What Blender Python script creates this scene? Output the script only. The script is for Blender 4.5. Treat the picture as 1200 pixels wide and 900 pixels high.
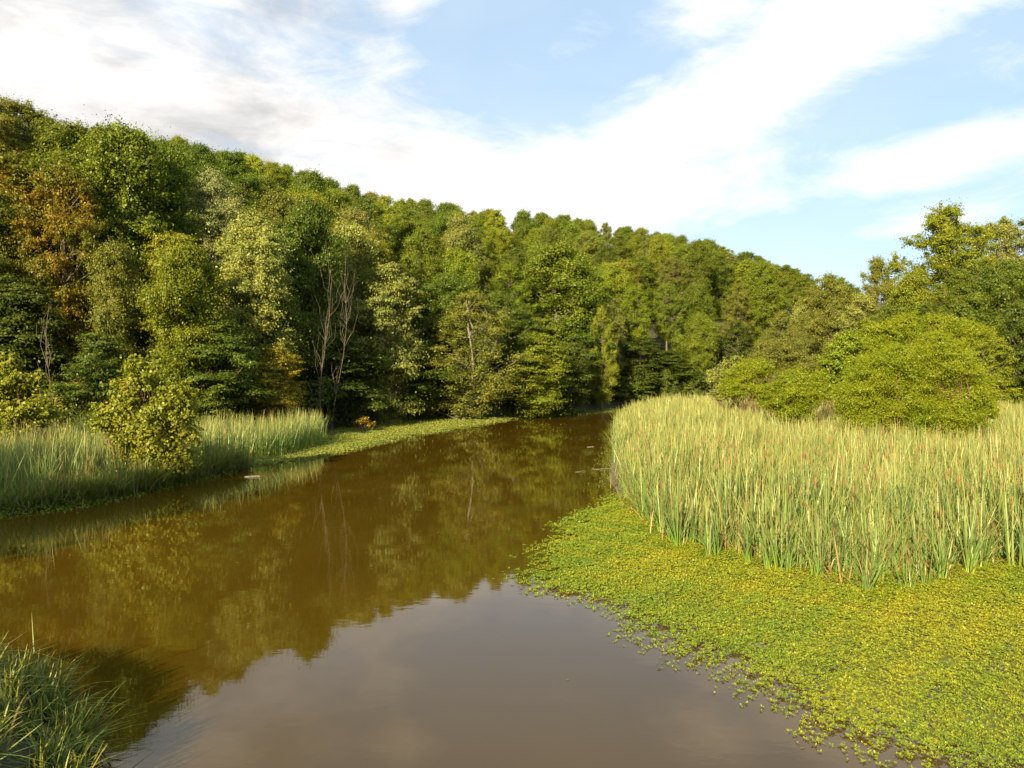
import bpy, math
import numpy as np
from math import radians, pi

# ------------------------------------------------------------------ camera, sky, sun
for o in list(bpy.data.objects):
    bpy.data.objects.remove(o)
scene = bpy.context.scene
COL = scene.collection
F, HOR, CAMZ = 900.0, 434.0, 5.0           # focal length and horizon in the photo's pixels, camera height above the water
cam_d = bpy.data.cameras.new("camera")
cam = bpy.data.objects.new("camera", cam_d)
COL.objects.link(cam)
cam.location = (0, 0, CAMZ)
cam.rotation_euler = (radians(90), 0, 0)
cam_d.lens = 27.0
cam_d.sensor_width = 36.0
cam_d.shift_y = (HOR - 450.0) / 1200.0
cam_d.clip_start = 0.1
cam_d.clip_end = 9000
scene.camera = cam

SUN_EL, SUN_AZ = 23.0, 180.0 + 25.0        # compass style: 0 = +Y, clockwise; behind the camera and to its left
sdir = np.array([math.sin(radians(SUN_AZ)) * math.cos(radians(SUN_EL)),
                 math.cos(radians(SUN_AZ)) * math.cos(radians(SUN_EL)), math.sin(radians(SUN_EL))])
sl = bpy.data.lights.new("sun", 'SUN')
sl.energy = 5.0
sl.angle = radians(0.5)
sl.color = (1.0, 0.83, 0.56)
sun = bpy.data.objects.new("sun", sl)
COL.objects.link(sun)
from mathutils import Vector
sun.rotation_euler = Vector(sdir).to_track_quat('Z', 'Y').to_euler()
sun.location = (-40, -60, 60)

scene.view_settings.view_transform = 'Standard'
scene.view_settings.look = 'None'
scene.view_settings.exposure = 1.35
scene.view_settings.gamma = 1.0
scene.view_settings.use_curve_mapping = False
cy = scene.cycles
cy.max_bounces = 6
cy.diffuse_bounces = 3
cy.glossy_bounces = 3
cy.transmission_bounces = 3
cy.caustics_reflective = False
cy.caustics_refractive = False


class NT:
    """small helper to write node trees as expressions"""
    def __init__(s, tree):
        s.t = tree
        s.t.nodes.clear()
    def n(s, kind, **kw):
        nd = s.t.nodes.new(kind)
        for k, v in kw.items():
            setattr(nd, k, v)
        return nd
    def put(s, sock, v):
        if hasattr(v, 'is_output') or isinstance(v, bpy.types.NodeSocket):
            s.t.links.new(v, sock)
        elif v is not None:
            sock.default_value = v
    def m(s, op, a, b=None, c=None, clamp=False):
        nd = s.n('ShaderNodeMath', operation=op, use_clamp=clamp)
        s.put(nd.inputs[0], a)
        if b is not None: s.put(nd.inputs[1], b)
        if c is not None: s.put(nd.inputs[2], c)
        return nd.outputs[0]
    def rng(s, v, a, b, c=0.0, d=1.0, smooth=False):
        nd = s.n('ShaderNodeMapRange')
        nd.interpolation_type = 'SMOOTHSTEP' if smooth else 'LINEAR'
        s.put(nd.inputs[0], v)
        for i, q in enumerate((a, b, c, d)):
            s.put(nd.inputs[i + 1], q)
        return nd.outputs[0]
    def mix(s, f, a, b, blend='MIX'):
        nd = s.n('ShaderNodeMix', data_type='RGBA', blend_type=blend)
        s.put(nd.inputs[0], f)
        for sock, v in ((nd.inputs[6], a), (nd.inputs[7], b)):
            if isinstance(v, tuple) and len(v) == 3: v = v + (1.0,)
            s.put(sock, v)
        return nd.outputs[2]
    def noise(s, vec, scale, detail=4.0, rough=0.55, dist=0.0):
        nd = s.n('ShaderNodeTexNoise')
        if vec is not None: s.put(nd.inputs['Vector'], vec)
        nd.inputs['Scale'].default_value = scale
        nd.inputs['Detail'].default_value = detail
        nd.inputs['Roughness'].default_value = rough
        nd.inputs['Distortion'].default_value = dist
        return nd.outputs['Fac']
    def attr(s, name):
        return s.n('ShaderNodeAttribute', attribute_name=name).outputs['Fac']


world = bpy.data.worlds.new("World")
scene.world = world
world.use_nodes = True
w = NT(world.node_tree)
geo = w.n('ShaderNodeTexCoord').outputs['Generated']
sep = w.n('ShaderNodeSeparateXYZ')
w.put(sep.inputs[0], geo)
X, Y, Z = sep.outputs
az = w.m('ARCTAN2', X, Y)
el = w.m('ARCSINE', Z)
mp = w.n('ShaderNodeMapping')
w.put(mp.inputs['Vector'], geo)
mp.inputs['Scale'].default_value = (1, 1, 2.6)
wvec = mp.outputs[0]
n1 = w.noise(wvec, 3.2, 9, 0.6, 0.5)
n2 = w.noise(wvec, 8.0, 9, 0.66, 0.6)
n3 = w.noise(wvec, 1.4, 6, 0.55, 0.2)


def pa(px, py):
    return (math.atan((px - 600) / F), math.atan((HOR - py) / math.hypot(F, px - 600)))


def blob(px, py, rx, ry, ang=0.0, k=1.0):
    a0, e0 = pa(px, py)
    ra, re = rx / 1050.0, ry / 1000.0
    c, s_ = math.cos(ang), math.sin(ang)
    da, de = w.m('SUBTRACT', az, a0), w.m('SUBTRACT', el, e0)
    p = w.m('DIVIDE', w.m('ADD', w.m('MULTIPLY', da, c), w.m('MULTIPLY', de, s_)), ra)
    q = w.m('DIVIDE', w.m('SUBTRACT', w.m('MULTIPLY', de, c), w.m('MULTIPLY', da, s_)), re)
    r = w.m('SQRT', w.m('ADD', w.m('MULTIPLY', p, p), w.m('MULTIPLY', q, q)))
    return w.m('MULTIPLY', w.m('SUBTRACT', 1.54, r), k)


blobs = [blob(60, 50, 310, 150), blob(290, 135, 215, 62, -0.18), blob(470, 0, 50, 28, 0.1, 0.75),
         blob(880, 95, 370, 56, 0.46), blob(660, 215, 230, 55, -0.05), blob(1120, 178, 150, 22, 0.14, 0.75),
         blob(840, 15, 70, 40, 0.3, 0.55), blob(520, 200, 190, 50, -0.15), blob(1060, 268, 80, 10, 0.1, 0.5), blob(330, 215, 330, 55, -0.2), blob(140, 120, 240, 90)]
d = blobs[0]
for b in blobs[1:]:
    d = w.m('MAXIMUM', d, b)
d = w.m('MAXIMUM', d, -0.15)
back = w.rng(Y, 0.45, 0.1)                                     # the rest of the sky: loose clouds
d = w.m('ADD', d, w.m('MULTIPLY', back, 0.35))
dens = w.m('ADD', w.m('MULTIPLY', d, 0.62), w.m('ADD', w.m('MULTIPLY', w.m('SUBTRACT', n1, 0.5), 1.5), w.m('MULTIPLY', w.m('SUBTRACT', n2, 0.5), 0.9)))
mask = w.rng(dens, -0.10, 0.75, 0.0, 1.0, True)
mask = w.m('MAXIMUM', mask, w.rng(w.noise(wvec, 2.3, 5, 0.5, 0.4), 0.38, 0.8, 0.0, 0.28))
sky = w.n('ShaderNodeTexSky', sky_type='NISHITA')
sky.sun_disc = False
sky.sun_elevation = radians(SUN_EL)
sky.sun_rotation = radians(SUN_AZ)
sky.altitude = 200
sky.air_density = 1.0
sky.dust_density = 1.2
sky.ozone_density = 1.0
shade = w.m('ADD', w.m('MULTIPLY', w.noise(wvec, 5.5, 5, 0.55, 0.15), 0.75), w.m('MULTIPLY', n3, 0.25))
thick = w.rng(az, -0.30, 0.02, 1.0, 0.25)                     # the cloud on the left is the thick grey-bellied one
ccol = w.mix(w.m('MULTIPLY', w.rng(w.m('ADD', w.m('MULTIPLY', shade, 0.7), w.m('MULTIPLY', n2, 0.3)), 0.42, 0.66, 1.0, 0.0), thick), (11.0, 10.7, 10.3), (5.3, 5.2, 5.15))
skyc = w.mix(0.7, w.mix(1.0, sky.outputs[0], (2.1, 2.05, 1.95), 'MULTIPLY'), (4.1, 5.7, 7.3))
col = w.mix(mask, skyc, ccol)
bg = w.n('ShaderNodeBackground')
w.put(bg.inputs[0], col)
bg.inputs[1].default_value = 0.050
out = w.n('ShaderNodeOutputWorld')
w.t.links.new(bg.outputs[0], out.inputs[0])


# ------------------------------------------------------------------ helpers
def W(px, py, z=0.0):
    """a pixel of the photo that shows the ground or water -> its place on the ground"""
    dd = F * (CAMZ - z) / (py - HOR)
    return ((px - 600) / F * dd, dd)


def WL(pts):
    return np.array([W(*p) for p in pts])


def new_mat(name):
    m = bpy.data.materials.new(name)
    m.use_nodes = True
    return m, NT(m.node_tree)


def tag(o, label=None, cat=None, group=None, kind=None):
    if label: o["label"] = label
    if cat: o["category"] = cat
    if group: o["group"] = group
    if kind: o["kind"] = kind
    return o


def mesh_obj(name, V, Q, mat, parent=None, fattr=None, pattr=None, smooth=False, mats=None, mi=None):
    """V (n,3), Q (m,4) quads (a triangle repeats nothing: give Q with 3 columns)"""
    me = bpy.data.meshes.new(name)
    V = np.asarray(V, np.float32)
    Q = np.asarray(Q, np.int32)
    k = Q.shape[1]
    me.vertices.add(len(V))
    me.vertices.foreach_set("co", V.ravel())
    me.loops.add(Q.size)
    me.loops.foreach_set("vertex_index", Q.ravel())
    me.polygons.add(len(Q))
    me.polygons.foreach_set("loop_start", np.arange(0, Q.size, k, dtype=np.int32))
    me.polygons.foreach_set("loop_total", np.full(len(Q), k, np.int32))
    if smooth:
        me.polygons.foreach_set("use_smooth", np.ones(len(Q), bool))
    for mm in (mats or [mat]):
        me.materials.append(mm)
    if mi is not None:
        me.polygons.foreach_set("material_index", np.asarray(mi, np.int32))
    for nm, arr in (fattr or {}).items():
        a = me.attributes.new(nm, 'FLOAT', 'FACE')
        a.data.foreach_set("value", np.asarray(arr, np.float32))
    for nm, arr in (pattr or {}).items():
        a = me.attributes.new(nm, 'FLOAT', 'POINT')
        a.data.foreach_set("value", np.asarray(arr, np.float32))
    me.update(calc_edges=True)
    o = bpy.data.objects.new(name, me)
    COL.objects.link(o)
    if parent is not None:
        o.parent = parent
    return o


def unit(a):
    return a / np.maximum(np.linalg.norm(a, axis=1, keepdims=True), 1e-9)


def cards(P, N, L, Wd, r, along=None):
    """leaf-shaped quads at P facing N, length L, width Wd"""
    n = len(P)
    N = unit(N)
    A = r.normal(size=(n, 3)) if along is None else along + 0.35 * r.normal(size=(n, 3))
    T = unit(A - N * np.sum(A * N, axis=1, keepdims=True))
    B = np.cross(N, T)
    L = np.broadcast_to(L, n)[:, None]
    Wd = np.broadcast_to(Wd, n)[:, None]
    V = np.stack([P - T * L * .5, P + B * Wd * .5 - T * L * .06 + N * Wd * 0.12, P + T * L * .5, P - B * Wd * .5 - T * L * .06 + N * Wd * 0.12], 1).reshape(-1, 3)
    return V, np.arange(4 * n).reshape(-1, 4)


def tubes(paths, sides=6):
    """paths: list of (points, radii); one mesh"""
    VV, QQ, off = [], [], 0
    for pts, rad in paths:
        pts = np.asarray(pts, float)
        rad = np.asarray(rad, float)
        t = np.gradient(pts, axis=0)
        t = unit(t)
        ref = np.array([0.31, 0.95, 0.05]) if abs(t[0][2]) > 0.5 else np.array([0.05, 0.1, 1.0])
        b = unit(np.cross(t, ref))
        c = np.cross(t, b)
        a = np.linspace(0, 2 * pi, sides, endpoint=False)
        ring = pts[:, None, :] + rad[:, None, None] * (np.cos(a)[None, :, None] * b[:, None, :] + np.sin(a)[None, :, None] * c[:, None, :])
        n = len(pts)
        VV.append(ring.reshape(-1, 3))
        i, j = np.meshgrid(np.arange(n - 1), np.arange(sides), indexing='ij')
        j2 = (j + 1) % sides
        q = np.stack([i * sides + j, i * sides + j2, (i + 1) * sides + j2, (i + 1) * sides + j], -1).reshape(-1, 4) + off
        QQ.append(q)
        off += n * sides
    return np.concatenate(VV), np.concatenate(QQ)


def inside(P, poly):
    x, y = P[:, 0], P[:, 1]
    r = np.zeros(len(P), bool)
    n = len(poly)
    for i in range(n):
        x1, y1 = poly[i]
        x2, y2 = poly[(i + 1) % n]
        if y1 == y2: continue
        c = ((y1 > y) != (y2 > y)) & (x < (x2 - x1) * (y - y1) / (y2 - y1) + x1)
        r ^= c
    return r


def pdist(P, line, closed=False):
    best = np.full(len(P), 1e9)
    n = len(line)
    for i in range(n if closed else n - 1):
        a = np.array(line[i]); b = np.array(line[(i + 1) % n])
        ab = b - a
        t = np.clip(((P - a) @ ab) / max(ab @ ab, 1e-9), 0, 1)
        best = np.minimum(best, np.linalg.norm(P - (a + t[:, None] * ab), axis=1))
    return best


def sdf(P, poly):
    dd = pdist(P, poly, True)
    return np.where(inside(P, poly), dd, -dd)


def wavy(x, y, s=1.0, seed=0.0):
    """cheap smooth noise in about -1..1"""
    return (np.sin(x * 0.9 * s + 1.3 + seed) * np.cos(y * 1.1 * s - 0.7 + seed * 2) + 0.6 * np.sin(x * 2.3 * s - y * 1.7 * s + seed) +
            0.4 * np.cos(x * 3.9 * s + y * 4.3 * s + 2.1 * seed)) / 1.6


# ------------------------------------------------------------------ ground plan (from the photo's shorelines)
FOOT = np.array([(-400, -20), (-120, 22), (-80, 33), (-45, 42), (-31, 45), (-27, 47), (-21, 50), (-17, 55), (-14.5, 69), (-8.5, 77),
                 (0, 84), (10, 94), (15, 99), (30, 107), (60, 115), (100, 122), (400, 170)], float)


def foot_s(P):
    yy = np.interp(P[:, 0], FOOT[:, 0], FOOT[:, 1])
    return np.where(P[:, 1] > yy, 1, -1) * pdist(P, FOOT)


RIVER = np.array([W(2400, 1500), W(130, 1500), W(108, 930), W(100, 880), W(82, 842), W(58, 815), W(0, 803), (-16, 13.2), (-60, 12), (-60, 21.5), (-30, 24.5),
                  W(0, 602), W(100, 590), W(200, 568), W(280, 547), W(388, 520), W(392, 500), W(480, 494), W(560, 489.5), W(640, 486), W(720, 482),
                  (14, 97.5), (30, 105.5), (60, 113), (100, 120), (400, 165), (400, 160), (100, 114), (60, 107), (30, 99), (16, 92), W(738, 489), W(724, 500), W(716, 515), W(716, 535), W(712, 560),
                  W(726, 590), W(790, 640), W(900, 678), W(1000, 690), W(1100, 682), W(1250, 668), (26, 19), (40, 16), (60, 12)])
REED_R = np.array([W(735, 588), W(790, 636), W(850, 652), W(930, 674), W(1000, 686), W(1060, 684), W(1130, 670), W(1200, 664), (26, 18.8), (45, 17),
                   (120, 30), (150, 112), (100, 112), (60, 105), (30, 97.5), (17, 91), W(739, 489), W(726, 500), W(720, 515), W(722, 535), W(728, 560)])
REED_L = np.array([(-34, 25.0), W(0, 599), W(60, 592), W(130, 578), W(180, 568), W(240, 554), W(330, 535), W(380, 521), W(384, 509), (-15.5, 53), (-21, 47), (-31, 42), (-45, 39), (-60, 36)])
MAT_R = np.array([W(730, 580), W(700, 592), W(668, 608), W(640, 640), W(612, 680), W(640, 694), W(700, 708), W(740, 740), W(780, 768), W(850, 783),
                  W(900, 822), W(950, 858), W(1020, 882), W(1100, 905), W(1200, 960), W(1400, 1080), (14, 6.5), (30, 12), (28, 20), W(1180, 640), W(1130, 645), W(1000, 655), W(900, 645), W(800, 612), W(750, 570)])
MAT_L = np.array([W(272, 549), W(320, 545), W(400, 532), W(480, 512), W(560, 500), W(604, 490.5), W(560, 489), W(480, 492), W(400, 499), W(380, 512), W(330, 528), W(275, 541)])


def ground_h(P):
    s = foot_s(P)
    rv = sdf(P, RIVER)                       # + in the water
    sp = np.maximum(s, 0)
    amp = 33 * (1 + 0.22 * np.clip((-P[:, 0] - 25) / 30, 0, 1))
    amp = amp * (1 - 0.3 * np.clip((P[:, 0] / np.maximum(P[:, 1], 1) - 0.30) / 0.25, 0, 1) * np.clip(P[:, 1] / 100 - 1, 0, 1))
    h = amp * (1 - np.exp(-sp / 45.0))
    h = h + np.where(sp > 0, 0.5 * np.minimum(sp / 10, 1) * wavy(P[:, 0], P[:, 1], 0.12), 0)
    land = 0.10 * (1 - np.exp(-np.maximum(-rv, 0) / 0.8)) + 0.25 * np.clip(-rv / 30, 0, 1)
    far = np.clip((P[:, 1] - 60) / 40, 0, 1) * np.clip((P[:, 0] - 30) / 20, 0, 1)
    land = land + 0.5 * far * np.clip(-rv / 8, 0, 1)
    bed = -0.9 * (1 - np.exp(-np.maximum(rv, 0) / 1.5))
    near = np.clip((16 - P[:, 1]) / 3, 0, 1) * np.clip((-2 - P[:, 0]) / 2, 0, 1)   # grassy bank by the camera
    land = land + near * 0.85 * np.clip(-rv / 1.5, 0, 1)
    return np.where(rv > 0, bed, land + h)


def zg(x, y):
    return float(ground_h(np.array([[x, y]], float))[0])


# ground sheet
def axis(lo, hi, step, far):
    a = list(np.arange(lo, hi + 1e-6, step))
    st, v = step, hi
    while v < far:
        st *= 1.35; v += st; a.append(v)
    st, v = step, lo
    pre = []
    while v > -far:
        st *= 1.35; v -= st; pre.append(v)
    return np.array(pre[::-1] + a)


gx, gy = axis(-40, 50, 0.3, 3000), axis(4, 125, 0.3, 3000)
GX, GY = np.meshgrid(gx, gy)
GP = np.stack([GX.ravel(), GY.ravel()], 1)
GZ = ground_h(GP)
nx, ny = len(gx), len(gy)
ii, jj = np.meshgrid(np.arange(ny - 1), np.arange(nx - 1), indexing='ij')
GQ = np.stack([ii * nx + jj, ii * nx + jj + 1, (ii + 1) * nx + jj + 1, (ii + 1) * nx + jj], -1).reshape(-1, 4)
m_ground, g = new_mat("ground_soil")
tc = g.n('ShaderNodeTexCoord').outputs['Object']
gn = g.noise(tc, 0.9, 8, 0.65)
gf = g.noise(tc, 11.0, 6, 0.6)
sepg = g.n('ShaderNodeSeparateXYZ'); g.put(sepg.inputs[0], tc)
hz = sepg.outputs[2]
mud = g.mix(g.rng(gf, 0.35, 0.65), (0.10, 0.075, 0.048), (0.17, 0.135, 0.09))
soil = g.mix(g.rng(gn, 0.4, 0.62), (0.045, 0.036, 0.02), (0.05, 0.07, 0.018))
soil = g.mix(g.rng(gf, 0.45, 0.7), soil, (0.09, 0.065, 0.03))
gc = g.mix(g.rng(hz, 0.05, 0.14), mud, soil)
bs = g.n('ShaderNodeBsdfPrincipled'); g.put(bs.inputs['Base Color'], gc); bs.inputs['Roughness'].default_value = 0.9
bm_ = g.n('ShaderNodeBump'); bm_.inputs['Strength'].default_value = 0.5; bm_.inputs['Distance'].default_value = 0.1; g.put(bm_.inputs['Height'], gf); g.put(bs.inputs['Normal'], bm_.outputs[0])
g.put(g.n('ShaderNodeOutputMaterial').inputs[0], bs.outputs[0])
tag(mesh_obj("ground", np.column_stack([GP, GZ]), GQ, m_ground, smooth=True), kind='structure')

# water
m_water, g = new_mat("muddy_water")
tc = g.n('ShaderNodeTexCoord').outputs['Object']
bs = g.n('ShaderNodeBsdfPrincipled')
wn = g.noise(tc, 0.12, 4, 0.5, 0.4)
g.put(bs.inputs['Base Color'], g.mix(g.rng(wn, 0.35, 0.65), (0.058, 0.034, 0.0022), (0.072, 0.043, 0.0032)))
bs.inputs['Roughness'].default_value = 0.022
bs.inputs['IOR'].default_value = 1.40
mpw = g.n('ShaderNodeMapping'); g.put(mpw.inputs['Vector'], tc); mpw.inputs['Scale'].default_value = (0.8, 1.6, 1)
rip = g.noise(mpw.outputs[0], 2.2, 3, 0.5, 0.3)
rip2 = g.noise(mpw.outputs[0], 0.35, 2, 0.5, 0.3)
bm_ = g.n('ShaderNodeBump'); bm_.inputs['Strength'].default_value = 1.0; bm_.inputs['Distance'].default_value = 0.0016
g.put(bm_.inputs['Height'], g.m('MULTIPLY', rip, g.rng(rip2, 0.35, 0.65, 0.25, 1.0)))
g.put(bs.inputs['Normal'], bm_.outputs[0])
g.put(g.n('ShaderNodeOutputMaterial').inputs[0], bs.outputs[0])
wx, wy = np.linspace(-300, 500, 9), np.linspace(-60, 300, 5)
WX, WY = np.meshgrid(wx, wy)
ii, jj = np.meshgrid(np.arange(4), np.arange(8), indexing='ij')
tag(mesh_obj("water", np.column_stack([WX.ravel(), WY.ravel(), np.zeros(45)]),
             np.stack([ii * 9 + jj, ii * 9 + jj + 1, (ii + 1) * 9 + jj + 1, (ii + 1) * 9 + jj], -1).reshape(-1, 4), m_water), kind='structure')


# ------------------------------------------------------------------ plant materials
def leaf_material(name, trans=0.35, warm=(1.30, 1.18, 0.8), cool=(0.70, 0.80, 0.78), gloss=0.025, autumn=None, obj_color=True, base=(0.06, 0.1, 0.02), use_t=None):
    m, g = new_mat(name)
    r = g.attr("tint")
    if use_t:
        t = g.attr("along")
        cr = g.n('ShaderNodeValToRGB')
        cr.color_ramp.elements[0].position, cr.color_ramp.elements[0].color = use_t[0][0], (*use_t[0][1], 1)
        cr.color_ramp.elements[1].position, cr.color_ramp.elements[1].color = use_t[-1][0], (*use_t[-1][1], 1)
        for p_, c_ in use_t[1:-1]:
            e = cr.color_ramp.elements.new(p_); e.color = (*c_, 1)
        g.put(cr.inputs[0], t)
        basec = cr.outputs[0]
    elif obj_color:
        basec = g.n('ShaderNodeObjectInfo').outputs['Color']
        cl_ = g.attr("clump")
        if autumn:
            basec = g.mix(g.rng(g.m('ADD', g.m('MULTIPLY', cl_, 0.8), g.m('MULTIPLY', r, 0.35)), 0.35, 0.75), autumn, basec)
        else:
            basec = g.mix(1.0, basec, g.mix(cl_, (0.84, 0.92, 0.9, 1), (1.16, 1.08, 1.05, 1)), 'MULTIPLY')
    else:
        basec = (*base, 1)
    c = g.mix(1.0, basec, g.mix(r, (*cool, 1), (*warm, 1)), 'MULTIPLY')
    if use_t:      # a share of the blades is dead and tan
        c = g.mix(g.rng(r, 0.90, 0.93), c, (0.34, 0.22, 0.08))
    dif = g.n('ShaderNodeBsdfDiffuse'); g.put(dif.inputs[0], c)
    tr = g.n('ShaderNodeBsdfTranslucent'); g.put(tr.inputs[0], g.mix(1.0, c, (1.25, 1.15, 0.6, 1), 'MULTIPLY'))
    mx = g.n('ShaderNodeMixShader'); mx.inputs[0].default_value = trans
    g.t.links.new(dif.outputs[0], mx.inputs[1]); g.t.links.new(tr.outputs[0], mx.inputs[2])
    gl = g.n('ShaderNodeBsdfGlossy'); gl.inputs['Roughness'].default_value = 0.45; gl.inputs[0].default_value = (0.75, 0.8, 0.5, 1)
    mx2 = g.n('ShaderNodeMixShader'); mx2.inputs[0].default_value = gloss
    g.t.links.new(mx.outputs[0], mx2.inputs[1]); g.t.links.new(gl.outputs[0], mx2.inputs[2])
    g.put(g.n('ShaderNodeOutputMaterial').inputs[0], mx2.outputs[0])
    return m


def bark_material(name, a, b):
    m, g = new_mat(name)
    tc = g.n('ShaderNodeTexCoord').outputs['Object']
    mpp = g.n('ShaderNodeMapping'); g.put(mpp.inputs['Vector'], tc); mpp.inputs['Scale'].default_value = (6, 6, 1.2)
    c = g.mix(g.rng(g.noise(mpp.outputs[0], 2.0, 6, 0.65), 0.35, 0.65), (*a, 1), (*b, 1))
    bs = g.n('ShaderNodeBsdfPrincipled'); g.put(bs.inputs['Base Color'], c); bs.inputs['Roughness'].default_value = 0.9
    g.put(g.n('ShaderNodeOutputMaterial').inputs[0], bs.outputs[0])
    return m


M_LEAF = leaf_material("tree_foliage")
M_AUTUMN = leaf_material("autumn_foliage", autumn=(0.12, 0.13, 0.014, 1))
M_WILLOW = leaf_material("willow_foliage", trans=0.4, warm=(1.3, 1.15, 0.8), cool=(0.75, 0.85, 0.9), gloss=0.03)
M_BARK = bark_material("grey_brown_bark", (0.10, 0.075, 0.045), (0.20, 0.16, 0.11))
M_PALE = bark_material("pale_bark", (0.17, 0.145, 0.10), (0.30, 0.26, 0.20))
M_TWIG = bark_material("reddish_twigs", (0.10, 0.05, 0.025), (0.17, 0.09, 0.045))
M_CATTAIL = leaf_material("cattail_blades", trans=0.3, warm=(1.22, 1.12, 0.85), cool=(0.78, 0.9, 1.0), gloss=0.05,
                          use_t=[(0.0, (0.31, 0.38, 0.035)), (0.2, (0.185, 0.28, 0.05)), (0.55, (0.165, 0.235, 0.065)), (0.82, (0.235, 0.27, 0.075)), (1.0, (0.40, 0.36, 0.11))])
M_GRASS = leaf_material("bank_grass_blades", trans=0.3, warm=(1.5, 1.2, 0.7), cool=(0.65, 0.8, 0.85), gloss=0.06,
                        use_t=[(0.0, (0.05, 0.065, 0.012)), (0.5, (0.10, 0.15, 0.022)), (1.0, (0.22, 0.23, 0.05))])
M_MAT = leaf_material("floating_leaves", trans=0.25, warm=(1.34, 1.12, 0.75), cool=(0.60, 0.86, 0.8), gloss=0.05, obj_color=False, base=(0.27, 0.285, 0.022))
M_MATFAR = leaf_material("pale_floating_leaves", trans=0.25, warm=(1.15, 1.05, 0.9), cool=(0.85, 0.92, 0.9), gloss=0.04, obj_color=False, base=(0.23, 0.25, 0.045))
M_WEED = leaf_material("bank_weed_leaves", trans=0.3, obj_color=False, base=(0.12, 0.155, 0.016), gloss=0.03)
m, g = new_mat("seed_spike_brown")
bs = g.n('ShaderNodeBsdfPrincipled'); bs.inputs['Roughness'].default_value = 0.85
g.put(bs.inputs['Base Color'], g.mix(g.noise(g.n('ShaderNodeTexCoord').outputs['Object'], 30, 3), (0.14, 0.075, 0.025, 1), (0.27, 0.15, 0.045, 1)))
g.put(g.n('ShaderNodeOutputMaterial').inputs[0], bs.outputs[0])
M_SPIKE = m
m, g = new_mat("sodden_plant_mat")
bs = g.n('ShaderNodeBsdfPrincipled'); bs.inputs['Roughness'].default_value = 0.7
tc = g.n('ShaderNodeTexCoord').outputs['Object']
g.put(bs.inputs['Base Color'], g.mix(g.rng(g.noise(tc, 14, 6, 0.7), 0.35, 0.65), (0.075, 0.065, 0.012, 1), (0.15, 0.165, 0.014, 1)))
g.put(g.n('ShaderNodeOutputMaterial').inputs[0], bs.outputs[0])
M_MATBASE = m


# ------------------------------------------------------------------ trees
def foliage(clusters, n_total, L, aspect, r, flat=0.0, upbias=0.2, sub=9, shell=0.25, spray=0.9):
    """leaf positions and normals spread over clusters (cx,cy,cz,rx,rz)"""
    C = np.array(clusters, float)
    vol = C[:, 3] ** 2
    cnt = np.maximum((n_total * vol / vol.sum()).astype(int), 8)
    Ps, Ns, Ts, Cs = [], [], [], []
    for (cx, cy_, cz, rx, rz), k in zip(C, cnt):
        ns = sub
        dS = unit(r.normal(size=(ns, 3)) * np.array([1, 1, 0.8]) + np.array([0, 0, 0.12]))
        S = dS * r.uniform(shell, 1.25, (ns, 1)) * 0.9
        sz = r.uniform(0.10, 0.34, ns)
        pr = sz ** 1.6
        which = r.choice(ns, k, p=pr / pr.sum())
        g3 = r.normal(size=(k, 3))
        off = g3 * sz[which][:, None] * np.where(r.random((k, 1)) < 0.2, 1.75, 0.88)
        dd_ = dS[which]
        off = off * 0.85 + dd_ * np.sum(off * dd_, 1, keepdims=True) * spray      # sprays reach outwards
        off[:, 2] *= (1 - 0.6 * flat) * 0.8
        p = S[which] + off
        P = p * np.array([rx, rx, rz]) + np.array([cx, cy_, cz])
        N = unit(off) * 0.5 + unit(p) * 0.45 + np.array([0, 0, upbias + flat]) + 0.6 * r.normal(size=(k, 3)) * (1 - 0.5 * flat)
        Ps.append(P); Ns.append(N); Cs.append(np.clip(r.random() + 0.25 * r.normal(size=ns)[which], 0, 1))
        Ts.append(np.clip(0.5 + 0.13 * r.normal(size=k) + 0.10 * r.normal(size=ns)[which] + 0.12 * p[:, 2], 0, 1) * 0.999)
    P, N, T = np.concatenate(Ps), np.concatenate(Ns), np.concatenate(Ts)
    ll = L * (0.6 + 0.8 * r.random(len(P)))
    V, Q = cards(P, N, ll, ll * aspect, r)
    return V, Q, T, np.concatenate(Cs)


def limb(a, b, r0, r1, r, bend=0.12, n=5):
    a, b = np.array(a, float), np.array(b, float)
    t = np.linspace(0, 1, n)[:, None]
    p = a + (b - a) * t
    L = np.linalg.norm(b - a)
    p[1:-1] += r.normal(size=(n - 2, 3)) * L * bend * 0.4
    p[:, 2] -= np.sin(t[:, 0] * pi) * L * 0.06
    return p, np.linspace(r0, r1, n)


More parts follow.
